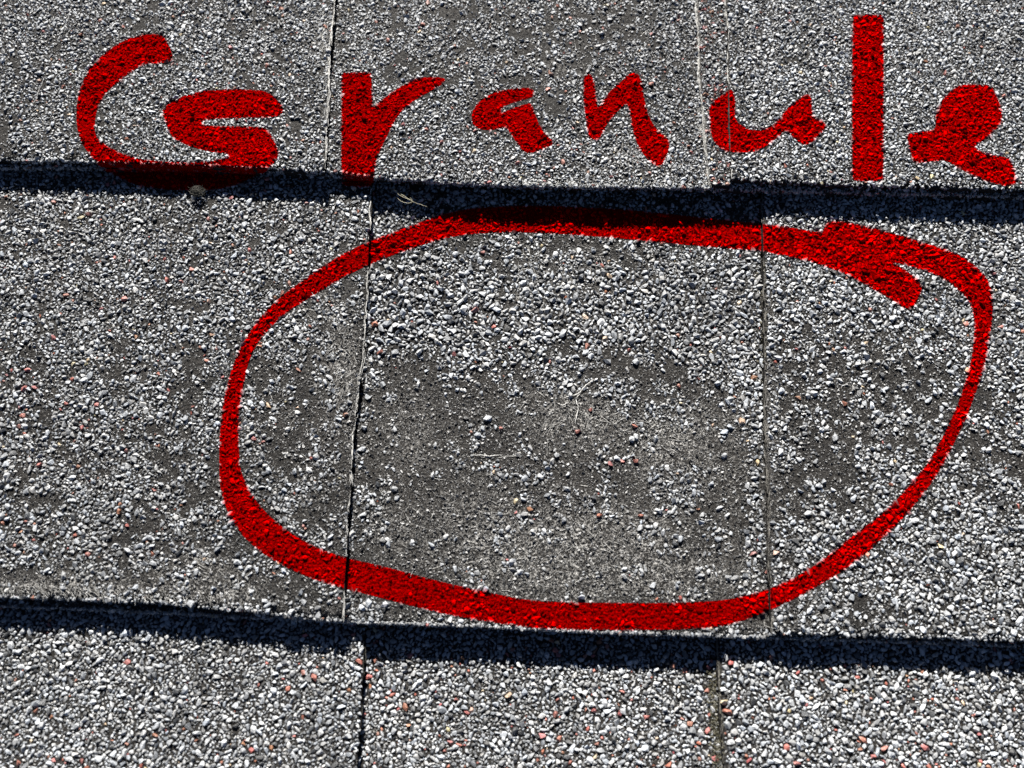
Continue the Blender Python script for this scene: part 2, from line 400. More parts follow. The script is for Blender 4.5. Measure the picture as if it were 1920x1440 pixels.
MARKS['l'] = [Zm(1560, 0, 4, [(155,130),(180,112),(370,112),(388,130),(388,400),(387,800),(385,1340),(375,1358),(170,1358),(152,1340),(150,800),(152,400)])]
MARKS['e'] = [Zm(1560, 0, 4, [(555,1005),(650,990),(780,975),(775,880),(800,790),(870,700),(950,640),(1050,630),(1170,640),(1215,670),(1260,780),(1278,880),(1250,950),(1150,1040),(1065,1098),(1100,1130),(1230,1170),(1330,1185),(1360,1250),(1390,1370),(1340,1395),(1260,1390),(1100,1340),(950,1260),(850,1200),(760,1210),(640,1222),(610,1215),(580,1100)])]
OUT = [(1549,416),(1579,414),(1642,429),(1717,450),(1792,474),(1830,499),(1856,529),(1862,570),(1858,622),(1845,690),(1830,735),(1811,785),(1792,824),(1770,869),(1736,921),(1699,966),(1642,1022),(1590,1064),(1530,1101),(1466,1135),(1380,1169),(1335,1177),(1252,1181),(1121,1181),(1012,1179),(924,1167),(837,1152),(749,1130),(641,1102),(592,1088),(536,1064),(487,1034),(450,1000),(424,955),(412,910),(411,860),(412,810),(419,754),(431,702),(450,651),(484,599),(525,557),(581,516),(637,479),(684,456),(771,423),(837,399),(902,388),(1012,385),(1165,392),(1296,406),(1429,420),(1485,427),(1543,437)]
INN = [(697,493),(793,458),(859,441),(946,435),(1034,437),(1165,447),(1296,460),(1430,471),(1481,481),(1530,493),(1582,512),(1627,536),(1672,562),(1699,581),(1714,576),(1731,540),(1717,521),(1691,502),(1672,492),(1699,497),(1755,514),(1792,538),(1819,566),(1828,600),(1824,660),(1815,702),(1796,758),(1770,816),(1740,869),(1706,910),(1661,959),(1590,1011),(1541,1052),(1485,1086),(1436,1107),(1380,1122),(1340,1127),(1252,1131),(1077,1130),(990,1126),(902,1108),(815,1088),(712,1060),(652,1047),(600,1030),(544,1000),(499,962),(469,925),(450,880),(447,824),(448,767),(456,725),(466,677),(484,640),(525,595),(581,557),(637,524)]
MARKS['ring'] = [OUT, INN]

def smooth(poly):
    """round the traced corners a little (one Chaikin pass keeps corners readable)"""
    P = np.array(poly, float)
    for _ in range(2):
        Q_ = np.roll(P, -1, 0)
        P = np.stack([.8 * P + .2 * Q_, .2 * P + .8 * Q_], 1).reshape(-1, 2)
    return P
def dens(P, s=7.0):
    out = []
    for a, b in zip(P, np.roll(P, -1, 0)):
        n = max(1, int(np.hypot(*(b - a)) / s))
        for i in range(n): out.append(a + (b - a) * i / n)
    return np.array(out)
for kx in MARKS: MARKS[kx] = [dens(smooth(q)) for q in MARKS[kx]]
def in_poly(loops, x, y):
    ins = np.zeros(len(x), bool)
    for P in loops:
        x0, y0 = P[:, 0], P[:, 1]; x1, y1 = np.roll(x0, -1), np.roll(y0, -1)
        for a, b, c, d in zip(x0, y0, x1, y1):
            if b == d: continue
            cond = ((b > y) != (d > y)) & (x < (c - a) * (y - b) / (d - b) + a)
            ins ^= cond
    return ins
MB = {k: (min(q[:, 0].min() for q in v) - 2, max(q[:, 0].max() for q in v) + 2, min(q[:, 1].min() for q in v) - 2, max(q[:, 1].max() for q in v) + 2) for k, v in MARKS.items()}
def mark_of(px, py):
    """index of the mark each photo point falls in, -1 for none; edges slightly fuzzy"""
    r = np.full(len(px), -1)
    for i, (k, v) in enumerate(MARKS.items()):
        a, b, c, d = MB[k]
        s = np.where((px > a) & (px < b) & (py > c) & (py < d))[0]
        if len(s): r[s[in_poly(v, px[s], py[s])]] = i
    return r

# ------------------------------------------------------------------ granules
COVX = np.arange(0, 1921, 160)
COV1Y = [-60, 100, 200, 300]
COV1 = [[.8,.75,.7,.75,.75,.7,.75,.8,.85,.95,.98,.98,.98],
        [.8,.75,.75,.65,.62,.5,.42,.36,.72,.95,.98,.98,.98],
        [.8,.65,.85,.6,.8,.72,.5,.48,.75,.95,.98,.98,.98],
        [.75,.6,.85,.85,.9,.95,.95,.9,.8,.95,.98,.98,.98]]
COV2Y = [380,460,540,620,700,780,860,940,1020,1100,1180]
COV2 = [[.85,.85,.85,.8,.75,.6,.6,.6,.6,.9,.95,.95,.95],
        [.85,.85,.8,.75,.65,.6,.4,.35,.5,.75,.9,.95,.95],
        [.85,.8,.75,.65,.5,.92,.75,.75,.8,.75,.8,.85,.9],
        [.8,.8,.65,.6,.36,.85,.9,.9,.85,.72,.55,.6,.85],
        [.75,.7,.6,.55,.3,.25,.45,.45,.5,.4,.3,.42,.7],
        [.75,.65,.58,.52,.3,.10,.09,.10,.18,.40,.40,.55,.7],
        [.75,.7,.55,.5,.28,.08,.22,.08,.16,.32,.48,.5,.55],
        [.75,.7,.6,.5,.28,.09,.18,.14,.24,.36,.48,.7,.75],
        [.7,.7,.55,.5,.22,.08,.07,.10,.16,.48,.7,.9,.9],
        [.28,.36,.36,.36,.36,.10,.08,.07,.16,.5,.9,.95,.95],
        [.12,.2,.25,.35,.5,.2,.14,.14,.25,.5,.7,.8,.85]]
def bil(tab, ys, px, py):
    tab = np.array(tab); yi = np.interp(py, ys, np.arange(len(ys))); xi = np.clip(px / 160, 0, 12)
    y0 = np.clip(np.floor(yi).astype(int), 0, len(ys) - 2); x0 = np.clip(np.floor(xi).astype(int), 0, 11)
    fy = yi - y0; fx = xi - x0
    return (tab[y0, x0] * (1 - fx) + tab[y0, x0 + 1] * fx) * (1 - fy) + (tab[y0 + 1, x0] * (1 - fx) + tab[y0 + 1, x0 + 1] * fx) * fy
def cover(p, px, py):
    if p.k == 1: return np.clip(bil(COV1, COV1Y, px, py) * .9 + .10, 0, .985)
    if p.k == 2:
        if p is P2l: qx = np.clip(px, 0, 640)
        elif p is P2r: qx = np.clip(px, 1440, 1920)
        else: qx = np.clip(px, 800, 1280)
        c = bil(COV2, COV2Y, qx, py)
        if p is P2m:
            c = c + .55 * np.exp(-((px - (1412 + (py - 700) * .02)) / 22) ** 2) * ((py > 600) & (py < 1150))
            c = c + .2 * np.exp(-((px - (700 - (py - 500) * .07)) / 22) ** 2)
            c = c + .5 * np.exp(-((px - 700) / 40) ** 2 - ((py - 1140) / 25) ** 2)
            c = c + .35 * np.exp(-((px - 905) / 50) ** 2 - ((py - 1098) / 22) ** 2)
        if p is P2l: c = c * .93; c = c - .25 * np.exp(-((px - 664) / 18) ** 2) * ((py > 480) & (py < 1000))
        return c
    return np.full(len(px), .975)

def templates(n, lo, hi, seed):
    r = np.random.default_rng(seed); out = []
    for _ in range(n):
        k = r.integers(lo, hi)
        v = r.normal(size=(k, 3)); v /= np.linalg.norm(v, axis=1)[:, None]
        for _ in range(3):                       # spread the corners
            d = v[:, None] - v[None]; L = (d ** 2).sum(-1) + 1e-3
            np.fill_diagonal(L, 1e9)
            v = v + .06 * (d / L[..., None]).sum(1); v /= np.linalg.norm(v, axis=1)[:, None]
        v = v * r.uniform(.72, 1.2, (k, 1))
        b = bmesh.new()
        for q in v: b.verts.new(q)
        bmesh.ops.convex_hull(b, input=b.verts[:])
        bmesh.ops.delete(b, geom=[x for x in b.verts if not x.link_faces], context='VERTS')
        bmesh.ops.triangulate(b, faces=b.faces[:])
        b.verts.index_update()
        V = np.array([x.co[:] for x in b.verts]); Fc = np.array([[x.index for x in f.verts] for f in b.faces])
        b.free(); out.append((V, Fc))
    return out
TG = templates(48, 8, 14, 1); TF = templates(10, 6, 8, 2)

def rock_mesh(name, P, S3, yaw, tilt, tone, temps):
    """P (n,3) centres, S3 (n,3) half sizes, yaw/tilt angles, tone (n,3)"""
    n = len(P); which = rng.integers(0, len(temps), n)
    Vs, Fs, Ts = [], [], []; off = 0
    for t, (tv, tf) in enumerate(temps):
        s = np.where(which == t)[0]
        if not len(s): continue
        c, sn = np.cos(yaw[s]), np.sin(yaw[s]); ct, st = np.cos(tilt[s]), np.sin(tilt[s])
        v = tv[None] * S3[s][:, None]
        # tilt about x then yaw about z
        y2 = v[..., 1] * ct[:, None] - v[..., 2] * st[:, None]; z2 = v[..., 1] * st[:, None] + v[..., 2] * ct[:, None]
        x3 = v[..., 0] * c[:, None] - y2 * sn[:, None]; y3 = v[..., 0] * sn[:, None] + y2 * c[:, None]
        V = np.stack([x3, y3, z2], -1) + P[s][:, None]
        Vs.append(V.reshape(-1, 3))
        Fs.append((tf[None] + (off + np.arange(len(s)) * len(tv))[:, None, None]).reshape(-1, 3))
        tn = np.repeat(tone[s], len(tv), 0)
        if PAINT_MARKS:          # the marker edge runs across a granule, not round it
            vv_ = V.reshape(-1, 3); mk = mark_of(*proj(vv_)); lum = np.clip(.06 + .9 * tn.max(1), 0, .6)
            painted = tn[:, 1] < 1e-6
            tn = np.where((mk >= 0)[:, None], np.where(painted[:, None], tn, np.c_[lum, lum * 0, lum * 0]), np.where(painted[:, None], tn[:, :1] * np.array([.62, .62, .63]), tn))
        Ts.append(tn); off += len(s) * len(tv)
    return mesh_np(name, np.vstack(Vs), np.vstack(Fs), tone=np.vstack(Ts))

def tones(n, redfrac):
    u = rng.random(n); g = rng.random(n)
    c = np.empty((n, 3))
    val = np.where(u < .68, .22 + .17 * g, np.where(u < .90, .12 + .10 * g, .03 + .05 * g))
    cool = rng.normal(0, 1, n)
    c[:] = val[:, None] * np.array([.97, 1.0, 1.035])[None]
    c[:, 0] *= 1 + .022 * cool; c[:, 2] *= 1 - .03 * cool
    s = rng.random(n) < redfrac
    k = s.sum(); c[s] = np.c_[.20 + .10 * rng.random(k), .075 + .04 * rng.random(k), .055 + .03 * rng.random(k)]
    s = rng.random(n) < .004
    k = s.sum(); c[s] = np.c_[.38 + .08 * rng.random(k), .30 + .06 * rng.random(k), .19 + .06 * rng.random(k)]
    return c

def scatter(p, n_per_mm2, dmean, dsd, clump=.71, gap=.76):
    """dart-throwing over one patch; keeps only spots inside the view plus a margin"""
    x0, x1 = -.215, .215
    xs = rng.uniform(x0, x1, 0)
    area = (x1 - x0) * (EXPOSURE + .01)
    n = int(area * 1e6 * n_per_mm2)
    x = rng.uniform(x0, x1, n)
    y = yb(p.k, x) + rng.uniform(-.006, EXPOSURE + .004, n)
    ok = p.inside(x, y, .05 * MM)
    # not under the course above
    if p.k > 1: ok &= y < yb(p.k - 1, x) + 2 * MM
    ok &= x > p.xl(y) + getattr(p, 'bare', 0) * rng.uniform(.5, 1.2, n)
    ok &= x < p.xr(y) - getattr(p, 'bareR', 0) * rng.uniform(.5, 1.2, n)
    for q in TOPS.get(p.k, []):
        if q is not p and p.t < q.t: ok &= ~q.inside(x, y, -.05 * MM)
    x, y = x[ok], y[ok]
    z = p.z(x, y)
    px, py = proj(np.stack([x, y, z], -1))
    ok = (px > -130) & (px < 2050) & (py > -110) & (py < 1550)
    x, y, z, px, py = x[ok], y[ok], z[ok], px[ok], py[ok]
    d = np.clip(dmean * .535 * rng.lognormal(0, .38, len(x)), .36, dmean * 1.25) * MM
    if p is P2m: d = d * (1 + .2 * np.exp(-((py - 590) / 90) ** 2))
    nz = .55 * vnoise(x, y, 2.1 * MM, 11) + .45 * vnoise(x + y * .3, y, 6.5 * MM, 12)
    nz = clump * nz + (1 - clump) * rng.random(len(x))
    rk = np.argsort(np.argsort(nz)) / max(1, len(nz))
    cv = cover(p, px, py)
    ok = rk < np.where(cv > .9, cv, cv ** 1.25)
    x, y, z, px, py, d = x[ok], y[ok], z[ok], px[ok], py[ok], d[ok]
    o = np.argsort(-d + rng.normal(0, .35 * MM, len(d)))
    cell = 1.7 * MM; grid = {}; keep = []
    gx_ = np.floor(x / cell).astype(int); gy_ = np.floor(y / cell).astype(int)
    xl_, yl_, dl_ = x.tolist(), y.tolist(), d.tolist(); gx_ = gx_.tolist(); gy_ = gy_.tolist()
    for i in o.tolist():
        xi, yi, di = xl_[i], yl_[i], dl_[i]; cx, cy = gx_[i], gy_[i]; good = True
        for a in (cx - 1, cx, cx + 1):
            for b in (cy - 1, cy, cy + 1):
                for j in grid.get((a, b), ()):
                    dd = gap * .5 * (di + dl_[j])
                    if (xi - xl_[j]) ** 2 + (yi - yl_[j]) ** 2 < dd * dd: good = False; break
                if not good: break
            if not good: break
        if good: keep.append(i); grid.setdefault((cx, cy), []).append(i)
    k = np.array(keep)
    return x[k], y[k], z[k], px[k], py[k], d[k]

PAINTED = {i: [] for i in range(len(MARKS))}
def emit(p, arr, name, parent, temps, material, redfrac, sink=.27, flat=(.5, .85), fine=False):
    x, y, z, px, py, d = arr; n = len(x)
    el = rng.uniform(.68, 1.08, n); ew = rng.uniform(1.0, 1.42, n)
    S3 = np.c_[d * .5 * ew, d * .5 * el, d * .5 * rng.uniform(flat[0], flat[1], n)]
    P = np.c_[x, y, z + S3[:, 2] * (1 - 2 * sink)]
    yaw = rng.uniform(0, 2 * math.pi, n); tilt = rng.normal(0, .35, n)
    if fine:
        u = rng.random(n); g = rng.random(n)
        v = np.where(u < .34, .08 + .28 * g, .012 + .025 * g); tone = v[:, None] * np.array([1.0, .985, .96])
    else:      # weathering: broad dirtier and cleaner areas, and a set tone level for each tab
        tab_tone = {id(P1l): .95, id(P1m): .9, id(P1r): 1.06, id(P2l): .96, id(P2r): 1.1, id(P3b): 1.08, id(P3r): 1.14, id(P3l): 1.06}.get(id(p), 1.0)
        dirt = .80 + .42 * (.6 * vnoise(x, y, .028, 31) + .4 * vnoise(x, y, .009, 32))
        tone = tones(n, redfrac) * (tab_tone * dirt)[:, None]
    mk = mark_of(*proj(P + np.c_[rng.normal(0, .12 * MM, n), rng.normal(0, .12 * MM, n), S3[:, 2] * .5])) if PAINT_MARKS else np.full(n, -1)
    s = mk < 0
    me = rock_mesh(name, P[s], S3[s], yaw[s], tilt[s], tone[s], temps)
    new_obj(name, me, parent, (material,), kind="stuff")
    for i in range(len(MARKS)):
        s = mk == i
        if s.any():
            lum = tone[s].mean(1); lum = np.clip(.06 + .9 * lum, 0, .6)
            if fine: lum *= .8
            PAINTED[i].append((P[s], S3[s], yaw[s], tilt[s], np.c_[lum, lum * 0, lum * 0], temps))
GR = [  # patch, mean size, sd, red fraction
 (P1l, 1.34, .34, .02), (P1m, 1.32, .34, .022), (P2m, 1.55, .4, .012), (P1b, 1.32, .34, .022), (P1s, 1.32, .34, .13), (P1r, 1.38, .34, .008),
 (P2l, 1.50, .38, .022), (P2b, 1.55, .40, .016), (P2r, 1.58, .38, .006),
 (P3l, 1.50, .42, .02), (P3b, 1.50, .42, .042), (P3r, 1.60, .44, .032)]
NG = 0
for p, dm, ds, rf in GR:
    arr = scatter(p, 7.2 if p.k == 3 else 6.0, dm, ds); NG += len(arr[0])
    emit(p, arr, "granules", sh[p.k], TG, M_GRAN, rf)
def scatter_fine(p, n_per_mm2):
    x0, x1 = -.2, .2
    n = int((x1 - x0) * (EXPOSURE + .01) * 1e6 * n_per_mm2)
    x = rng.uniform(x0, x1, n); y = yb(p.k, x) + rng.uniform(-.006, EXPOSURE + .004, n)
    ok = p.inside(x, y, .1 * MM)
    if p.k > 1: ok &= y < yb(p.k - 1, x) + 1 * MM
    for q in TOPS.get(p.k, []):
        if q is not p and p.t < q.t: ok &= ~q.inside(x, y, 0)
    x, y = x[ok], y[ok]; z = p.z(x, y); px, py = proj(np.stack([x, y, z], -1))
    ok = (px > -60) & (px < 1980) & (py > -60) & (py < 1500)
    x, y, z, px, py = x[ok], y[ok], z[ok], px[ok], py[ok]
    c_ = cover(p, px, py); ok = rng.random(len(x)) < 1.05 - .85 * np.clip(c_, 0, 1)
    x, y, z, px, py = x[ok], y[ok], z[ok], px[ok], py[ok]
    d = np.clip(rng.lognormal(math.log(.27), .62, len(x)), .12, 1.0) * MM
    return x, y, z, px, py, d
for p, *_ in GR:
    emit(p, scatter_fine(p, 5.0 if p.k == 2 else 2.0), "mineral_fines", sh[p.k], TF, M_FINE, 0, sink=.2, flat=(.5, .9), fine=True)
print("granules", NG)

# granules and crumbs stuck along the cut edges
for p, nn in ((P1m, 900), (P2m, 900), (P1b, 1100), (P1l, 700), (P1r, 500), (P2b, 1100), (P2l, 700), (P2r, 500)):
    x = rng.uniform(-.2, .2, nn * 2); ee = p.edge(x); ok = (x > p.xl(ee)) & (x < p.xr(ee)); x = x[ok]; ee = ee[ok]; n = len(x)
    y = ee - rng.uniform(-.1, .45, n) * MM; f = rng.random(n) ** 2 * .6; z = p.z(x, ee) - f * p.thick
    d = np.clip(rng.normal(.9, .35, n), .3, 1.7) * MM
    S3 = np.c_[d * .5, d * .4, d * .45]; P = np.c_[x, y, z]
    tone = tones(n, .03) * .75
    me = rock_mesh("edge_crumbs", P, S3, rng.uniform(0, 6.28, n), rng.normal(0, .5, n), tone, TG)
    new_obj("edge_crumbs", me, sh[p.k], (M_GRAN,), kind="stuff")

# ------------------------------------------------------------------ which surface does a photo point lie on
def cast(px, py):
    px = np.asarray(px, float); py = np.asarray(py, float); n = len(px)
    best = np.full(n, 1e9); P = np.zeros((n, 3)); sid = np.full(n, -1)
    d = ray(px, py)
    for i, p in enumerate(PATCHES):
        z = np.full(n, p.t)
        for _ in range(5):
            t = (CAM[2] - z) / -d[:, 2]; q = CAM + d * t[:, None]; z = p.z(q[:, 0], q[:, 1])
        ok = p.inside(q[:, 0], q[:, 1]) & (t < best)
        best = np.where(ok, t, best); P[ok] = q[ok]; sid[ok] = i
        # butt face
        y = np.full(n, 0.0); yy = p.edge(np.zeros(n))
        for _ in range(4):
            t = (yy - CAM[1]) / np.where(abs(d[:, 1]) < 1e-6, 1e-6, d[:, 1]); q = CAM + d * t[:, None]; yy = p.edge(q[:, 0])
        zt = p.z(q[:, 0], yy)
        ok = (t > 0) & (t < best) & (q[:, 2] < zt) & (q[:, 2] > zt - p.thick) & (q[:, 0] > p.xl(yy)) & (q[:, 0] < p.xr(yy))
        best = np.where(ok, t, best); P[ok] = q[ok]; sid[ok] = 100 + i
    return P, sid
def project_on(i, px, py):
    p = PATCHES[i % 100]; d = ray(px, py); n = len(px)
    if i < 100:
        z = np.full(n, p.t)
        for _ in range(6):
            t = (CAM[2] - z) / -d[:, 2]; q = CAM + d * t[:, None]; z = p.z(q[:, 0], q[:, 1])
        q[:, 2] += .07 * MM
    else:
        yy = p.edge(np.zeros(n))
        for _ in range(5):
            t = (yy - CAM[1]) / d[:, 1]; q = CAM + d * t[:, None]; yy = p.edge(q[:, 0])
        q[:, 1] -= .62 * MM
    return q
def film(loops):
    verts, edges = [], []
    for P in loops:
        o = len(verts); verts += [tuple(q) for q in P]; edges += [(o + i, o + (i + 1) % len(P)) for i in range(len(P))]
    x0 = min(q[:, 0].min() for q in loops); x1 = max(q[:, 0].max() for q in loops); y0 = min(q[:, 1].min() for q in loops); y1 = max(q[:, 1].max() for q in loops)
    g = np.stack(np.meshgrid(np.arange(x0, x1, 5.0), np.arange(y0, y1, 5.0)), -1).reshape(-1, 2) + rng.uniform(-1, 1, (1, 2))
    ins = in_poly(loops, g[:, 0], g[:, 1]); verts += [tuple(q) for q in g[ins]]
    # edges of tabs and butts are kept as triangle edges
    def add_line(pts3):
        px, py = proj(pts3); o = len(verts)
        verts.extend(zip(px, py)); edges.extend((o + i, o + i + 1) for i in range(len(px) - 1))
    for p in PATCHES:
        xs = np.linspace(-.2, .2, 200); ys = p.edge(xs); ok = (xs > p.xl(ys)) & (xs < p.xr(ys)); xs, ys = xs[ok], ys[ok]
        if p.k < 3:
            zt = p.z(xs, ys); add_line(np.stack([xs, ys, zt], -1)); add_line(np.stack([xs, ys, zt - p.thick], -1))
        for side in (p.L, p.R):
            if abs(side[1][0]) > .3: continue
            ys = np.linspace(side[0].min(), side[0].max(), 60); xs = np.interp(ys, *side); add_line(np.stack([xs, ys, p.z(xs, ys)], -1))
    r = geometry.delaunay_2d_cdt([Vector(v) for v in verts], edges, [], 0, 1e-4)
    V2 = np.array([v[:] for v in r[0]]); tri = np.array([f for f in r[2] if len(f) == 3])
    c = V2[tri].mean(1)
    ok = in_poly(loops, c[:, 0], c[:, 1]); tri = tri[ok]; c = c[ok]
    _, sid = cast(c[:, 0], c[:, 1])
    Vs, Fs = [], []; off = 0
    for s in np.unique(sid):
        if s < 0: continue
        t = tri[sid == s]; u, inv = np.unique(t, return_inverse=True)
        Vs.append(project_on(int(s), V2[u, 0], V2[u, 1])); Fs.append(inv.reshape(-1, 3) + off); off += len(u)
    V = np.vstack(Vs); Fc = np.vstack(Fs)
    # upward winding
    a, b_, cc = V[Fc[:, 0]], V[Fc[:, 1]], V[Fc[:, 2]]; nrm = np.cross(b_ - a, cc - a)
    fl = (nrm @ -FW) < 0; Fc[fl] = Fc[fl][:, ::-1]
    return V, Fc

LAB = {'G': "red marker capital letter G at the left end of the word",
       'r': "red marker letter r with a thick upright, second letter of the word",
       'a': "small red marker letter a between the r and the n",
       'n': "red marker letter n with a long slanting tail, middle of the word",
       'u': "red marker letter u across the pale seam, before the tall l",
       'l': "tall straight red marker bar of the letter l",
       'e': "red marker looped letter e at the right end of the word",
       'ring': "large hand drawn red marker ring round the bald patch of the middle shingle"}
if PAINT_MARKS:
    for i, (k, loops) in enumerate(MARKS.items()):
        t = thing("marker_ring" if k == 'ring' else "marker_letter", LAB[k], "painted ring" if k == 'ring' else "painted letter",
                  None if k == 'ring' else "red letters of the word Granule")
        V, Fc = film(loops)
        new_obj("marker_film", mesh_np("marker_film", V, Fc, smooth=True), t, (M_PAINT,))
        big = [q for q in PAINTED[i]]
        Vs, Fs, Ts = [], [], []; off = 0
        for q in big:
            me_ = rock_mesh("tmp", *q); n = len(me_.vertices)
            co = np.empty(n * 3, np.float32); me_.vertices.foreach_get("co", co)
            li = np.empty(len(me_.loops), np.int32); me_.loops.foreach_get("vertex_index", li)
            cl = np.empty(n * 4, np.float32); me_.attributes["tone"].data.foreach_get("color", cl)
            Vs.append(co.reshape(-1, 3)); Fs.append(li.reshape(-1, 3) + off); Ts.append(cl.reshape(-1, 4)[:, :3]); off += n
            bpy.data.meshes.remove(me_)
        new_obj("marked_granules", mesh_np("marked_granules", np.vstack(Vs), np.vstack(Fs), tone=np.vstack(Ts)), t, (M_PGRAN,), kind="stuff")

# ------------------------------------------------------------------ fibres, threads, lint, moss
def tube(V, Fc, pts, r, sides=4):
    pts = np.asarray(pts, float); n = len(pts); o = len(V)
    tg = np.gradient(pts, axis=0); tg /= np.linalg.norm(tg, axis=1)[:, None] + 1e-12
    a = np.cross(tg, [0.02, 0.01, 1.0]); a /= np.linalg.norm(a, axis=1)[:, None] + 1e-12; b = np.cross(tg, a)
    rr = r * (1 - .5 * np.abs(np.linspace(-1, 1, n)) ** 3)
    for i in range(n):
        for s in range(sides):
            an = 2 * math.pi * s / sides; V.append(pts[i] + rr[i] * (math.cos(an) * a[i] + math.sin(an) * b[i]))
    for i in range(n - 1):
        for s in range(sides):
            s2 = (s + 1) % sides; Fc.append((o + i * sides + s, o + i * sides + s2, o + (i + 1) * sides + s2, o + (i + 1) * sides + s))
def surf(px, py):
    P, sid = cast(np.array([px]), np.array([py])); return P[0]
def fibres(name, parent, groups, material, seed):
    r = np.random.default_rng(seed); V, Fc = [], []
    for (px, py, sx, sy, n, ang, spread, L) in groups:
        n = int(n * .55); cxs = r.normal(px, sx, n); cys = r.normal(py, sy, n); P, sid = cast(cxs, cys)
        mk_ = mark_of(*proj(P))
        for c, s, q in zip(P, sid, mk_):
            if s < 0 or s >= 100 or q >= 0: continue
            a = math.radians(ang) + r.normal(0, math.radians(spread)); l = L * MM * r.uniform(.4, 1.3); cv = r.normal(0, .45)
            tt = np.linspace(-.5, .5, 6)
            aa = a + cv * tt; st = l / 5
            xs = np.cumsum(np.cos(aa) * st); ys = np.cumsum(np.sin(aa) * st)
            xs += c[0] - xs.mean(); ys += c[1] - ys.mean()
            zs = c[2] + .10 * MM + np.abs(r.normal(0, .10, 6)) * MM
            tube(V, Fc, np.c_[xs, ys, zs], r.uniform(.03, .075) * MM, 3)
    if V: return new_obj(name, mesh_np(name, np.array(V), np.array(Fc), smooth=True), parent, (material,), kind="stuff")
# (px, py, spread x, spread y, count, angle, angle spread, length mm)
fibres("glass_fibres", sh[2], [
 (1040,770,30,35,40,80,30,5),(1115,785,30,14,60,10,40,3.5),(1235,835,35,25,90,30,60,3),(1300,800,35,20,40,10,50,3),(930,855,25,2,14,0,4,5),
 (1000,1000,110,40,110,0,60,3),(1150,1000,90,40,100,80,60,3),(1080,1080,160,25,120,0,70,2.6),(870,960,60,40,50,20,70,3),(740,980,40,25,30,-20,50,3),
 (985,530,14,30,30,90,12,4),(1055,520,10,40,26,90,8,3.5),(1000,500,30,15,30,0,15,3),(1120,480,40,15,30,10,25,3),
 (395,1055,30,12,30,-25,12,4),(435,1105,24,14,44,-50,25,3),(300,1122,110,4,120,-70,25,2.2),(60,1108,60,7,130,-65,25,2.2),(160,1115,50,6,70,-60,25,2.2),
 (600,580,30,30,24,-35,20,4),(630,690,20,50,40,70,40,3),(640,740,14,70,40,85,25,3),(560,800,60,60,24,30,70,3),(1300,860,60,60,30,10,60,3),
 (1100,1178,200,2,70,5,30,2),(800,1168,90,2,40,5,30,2),(1250,520,60,30,20,0,60,3),(1600,690,30,20,16,60,40,3),(1500,1150,40,20,20,60,40,2.5)], M_FIBRE, 3)
fibres("glass_fibres", sh[1], [
 (608,70,4,26,60,85,18,3),(604,55,8,20,36,75,40,3),(612,190,2,60,50,88,8,3.5),(1316,240,4,12,46,60,45,3),(1310,100,1.5,70,46,90,6,3.5),(1322,290,1.5,30,36,95,8,3.5),
 (1190,300,50,12,90,20,50,2.6),(1100,343,100,2.5,170,30,50,2),(950,340,60,3,70,40,50,2),(1250,345,50,3,80,30,50,2),(880,60,200,40,40,20,80,2.5),(430,60,200,40,30,40,80,2.5),
 (1080,270,40,15,30,40,40,3),(95,235,20,12,24,40,50,3)], M_FIBRE, 4)
# frayed fibres on the cut seams, pale colour painting their lit edges too
def rim(parent, p, side, tone_mat, n, seed):
    r = np.random.default_rng(seed); V, Fc = [], []
    S_ = p.L if side == 'L' else p.R; y0, y1 = S_[0].min(), S_[0].max()
    for _ in range(n):
        y = r.uniform(y0, y1); l = r.uniform(.8, 4) * MM; ys = y + np.linspace(0, l, 6)
        xs = np.interp(ys, *S_) + r.normal(0, .22) * MM + r.normal(0, .09, 6) * MM + (vnoise(ys, ys * 0, .006, 9) - .5) * .8 * MM
        zs = p.z(xs, ys) + r.normal(.02, .06) * MM
        if (mark_of(*proj(np.c_[xs, ys, zs])) >= 0).any(): continue
        tube(V, Fc, np.c_[xs, ys, zs], r.uniform(.04, .11) * MM, 3)
    new_obj("seam_rim", mesh_np("seam_rim", np.array(V), np.array(Fc), smooth=True), parent, (tone_mat,), kind="stuff")
rim(sh[1], P1l, 'R', M_FIBRE, 150, 1); rim(sh[1], P1s, 'L', M_FIBRE, 150, 2); rim(sh[1], P1r, 'L', M_FIBRE, 90, 3)
rim(sh[2], P2l, 'R', M_FIBRE, 230, 4); rim(sh[2], P2r, 'L', M_RIM, 200, 5); rim(sh[3], P3l, 'R', M_LINT, 14, 6); rim(sh[3], P3r, 'L', M_RIM, 80, 7)

def strand(name, label, cat, strands, r, material, group=None, jit=.05):
    """strands: lists of (px, py, height above the surface in mm)"""
    V, Fc = [], []
    for s in strands:
        P = np.array([surf(a, b) + np.array([0, 0, h * MM]) for a, b, h in s])
        t = np.linspace(0, len(P) - 1, 6 * (len(P) - 1) + 1)
        Q_ = np.stack([np.interp(t, np.arange(len(P)), P[:, i]) for i in range(3)], 1)
        Q_ = np.vstack([Q_[:1], (Q_[:-2] + Q_[1:-1] * 2 + Q_[2:]) / 4, Q_[-1:]]) + np.array([rng.normal(0, jit * MM, 3) for _ in range(len(Q_))])
        tube(V, Fc, Q_, r * MM, 5)
    me = mesh_np(name, np.array(V), np.array(Fc), smooth=True)
    o = new_obj(name, me, None, (material,)); o['label'] = label; o['category'] = cat
    if group: o['group'] = group
    return o
strand("plant_thread", "pale curved thread caught in the black shadow under the red r", "thread",
       [[(735,360,3.2),(745,368,3.6),(760,378,4.0),(777,391,4.6),(803,400,4.5)], [(748,381,3.6),(755,389,4.2),(768,394,4.6),(777,391,4.6),(772,383,4.6)], [(740,356,3.4),(744,362,3.6),(737,370,3.4),(735,360,3.2)],
        [(742,366,3.6),(750,376,3.9),(775,389,4.5)]], .07, M_WEB)
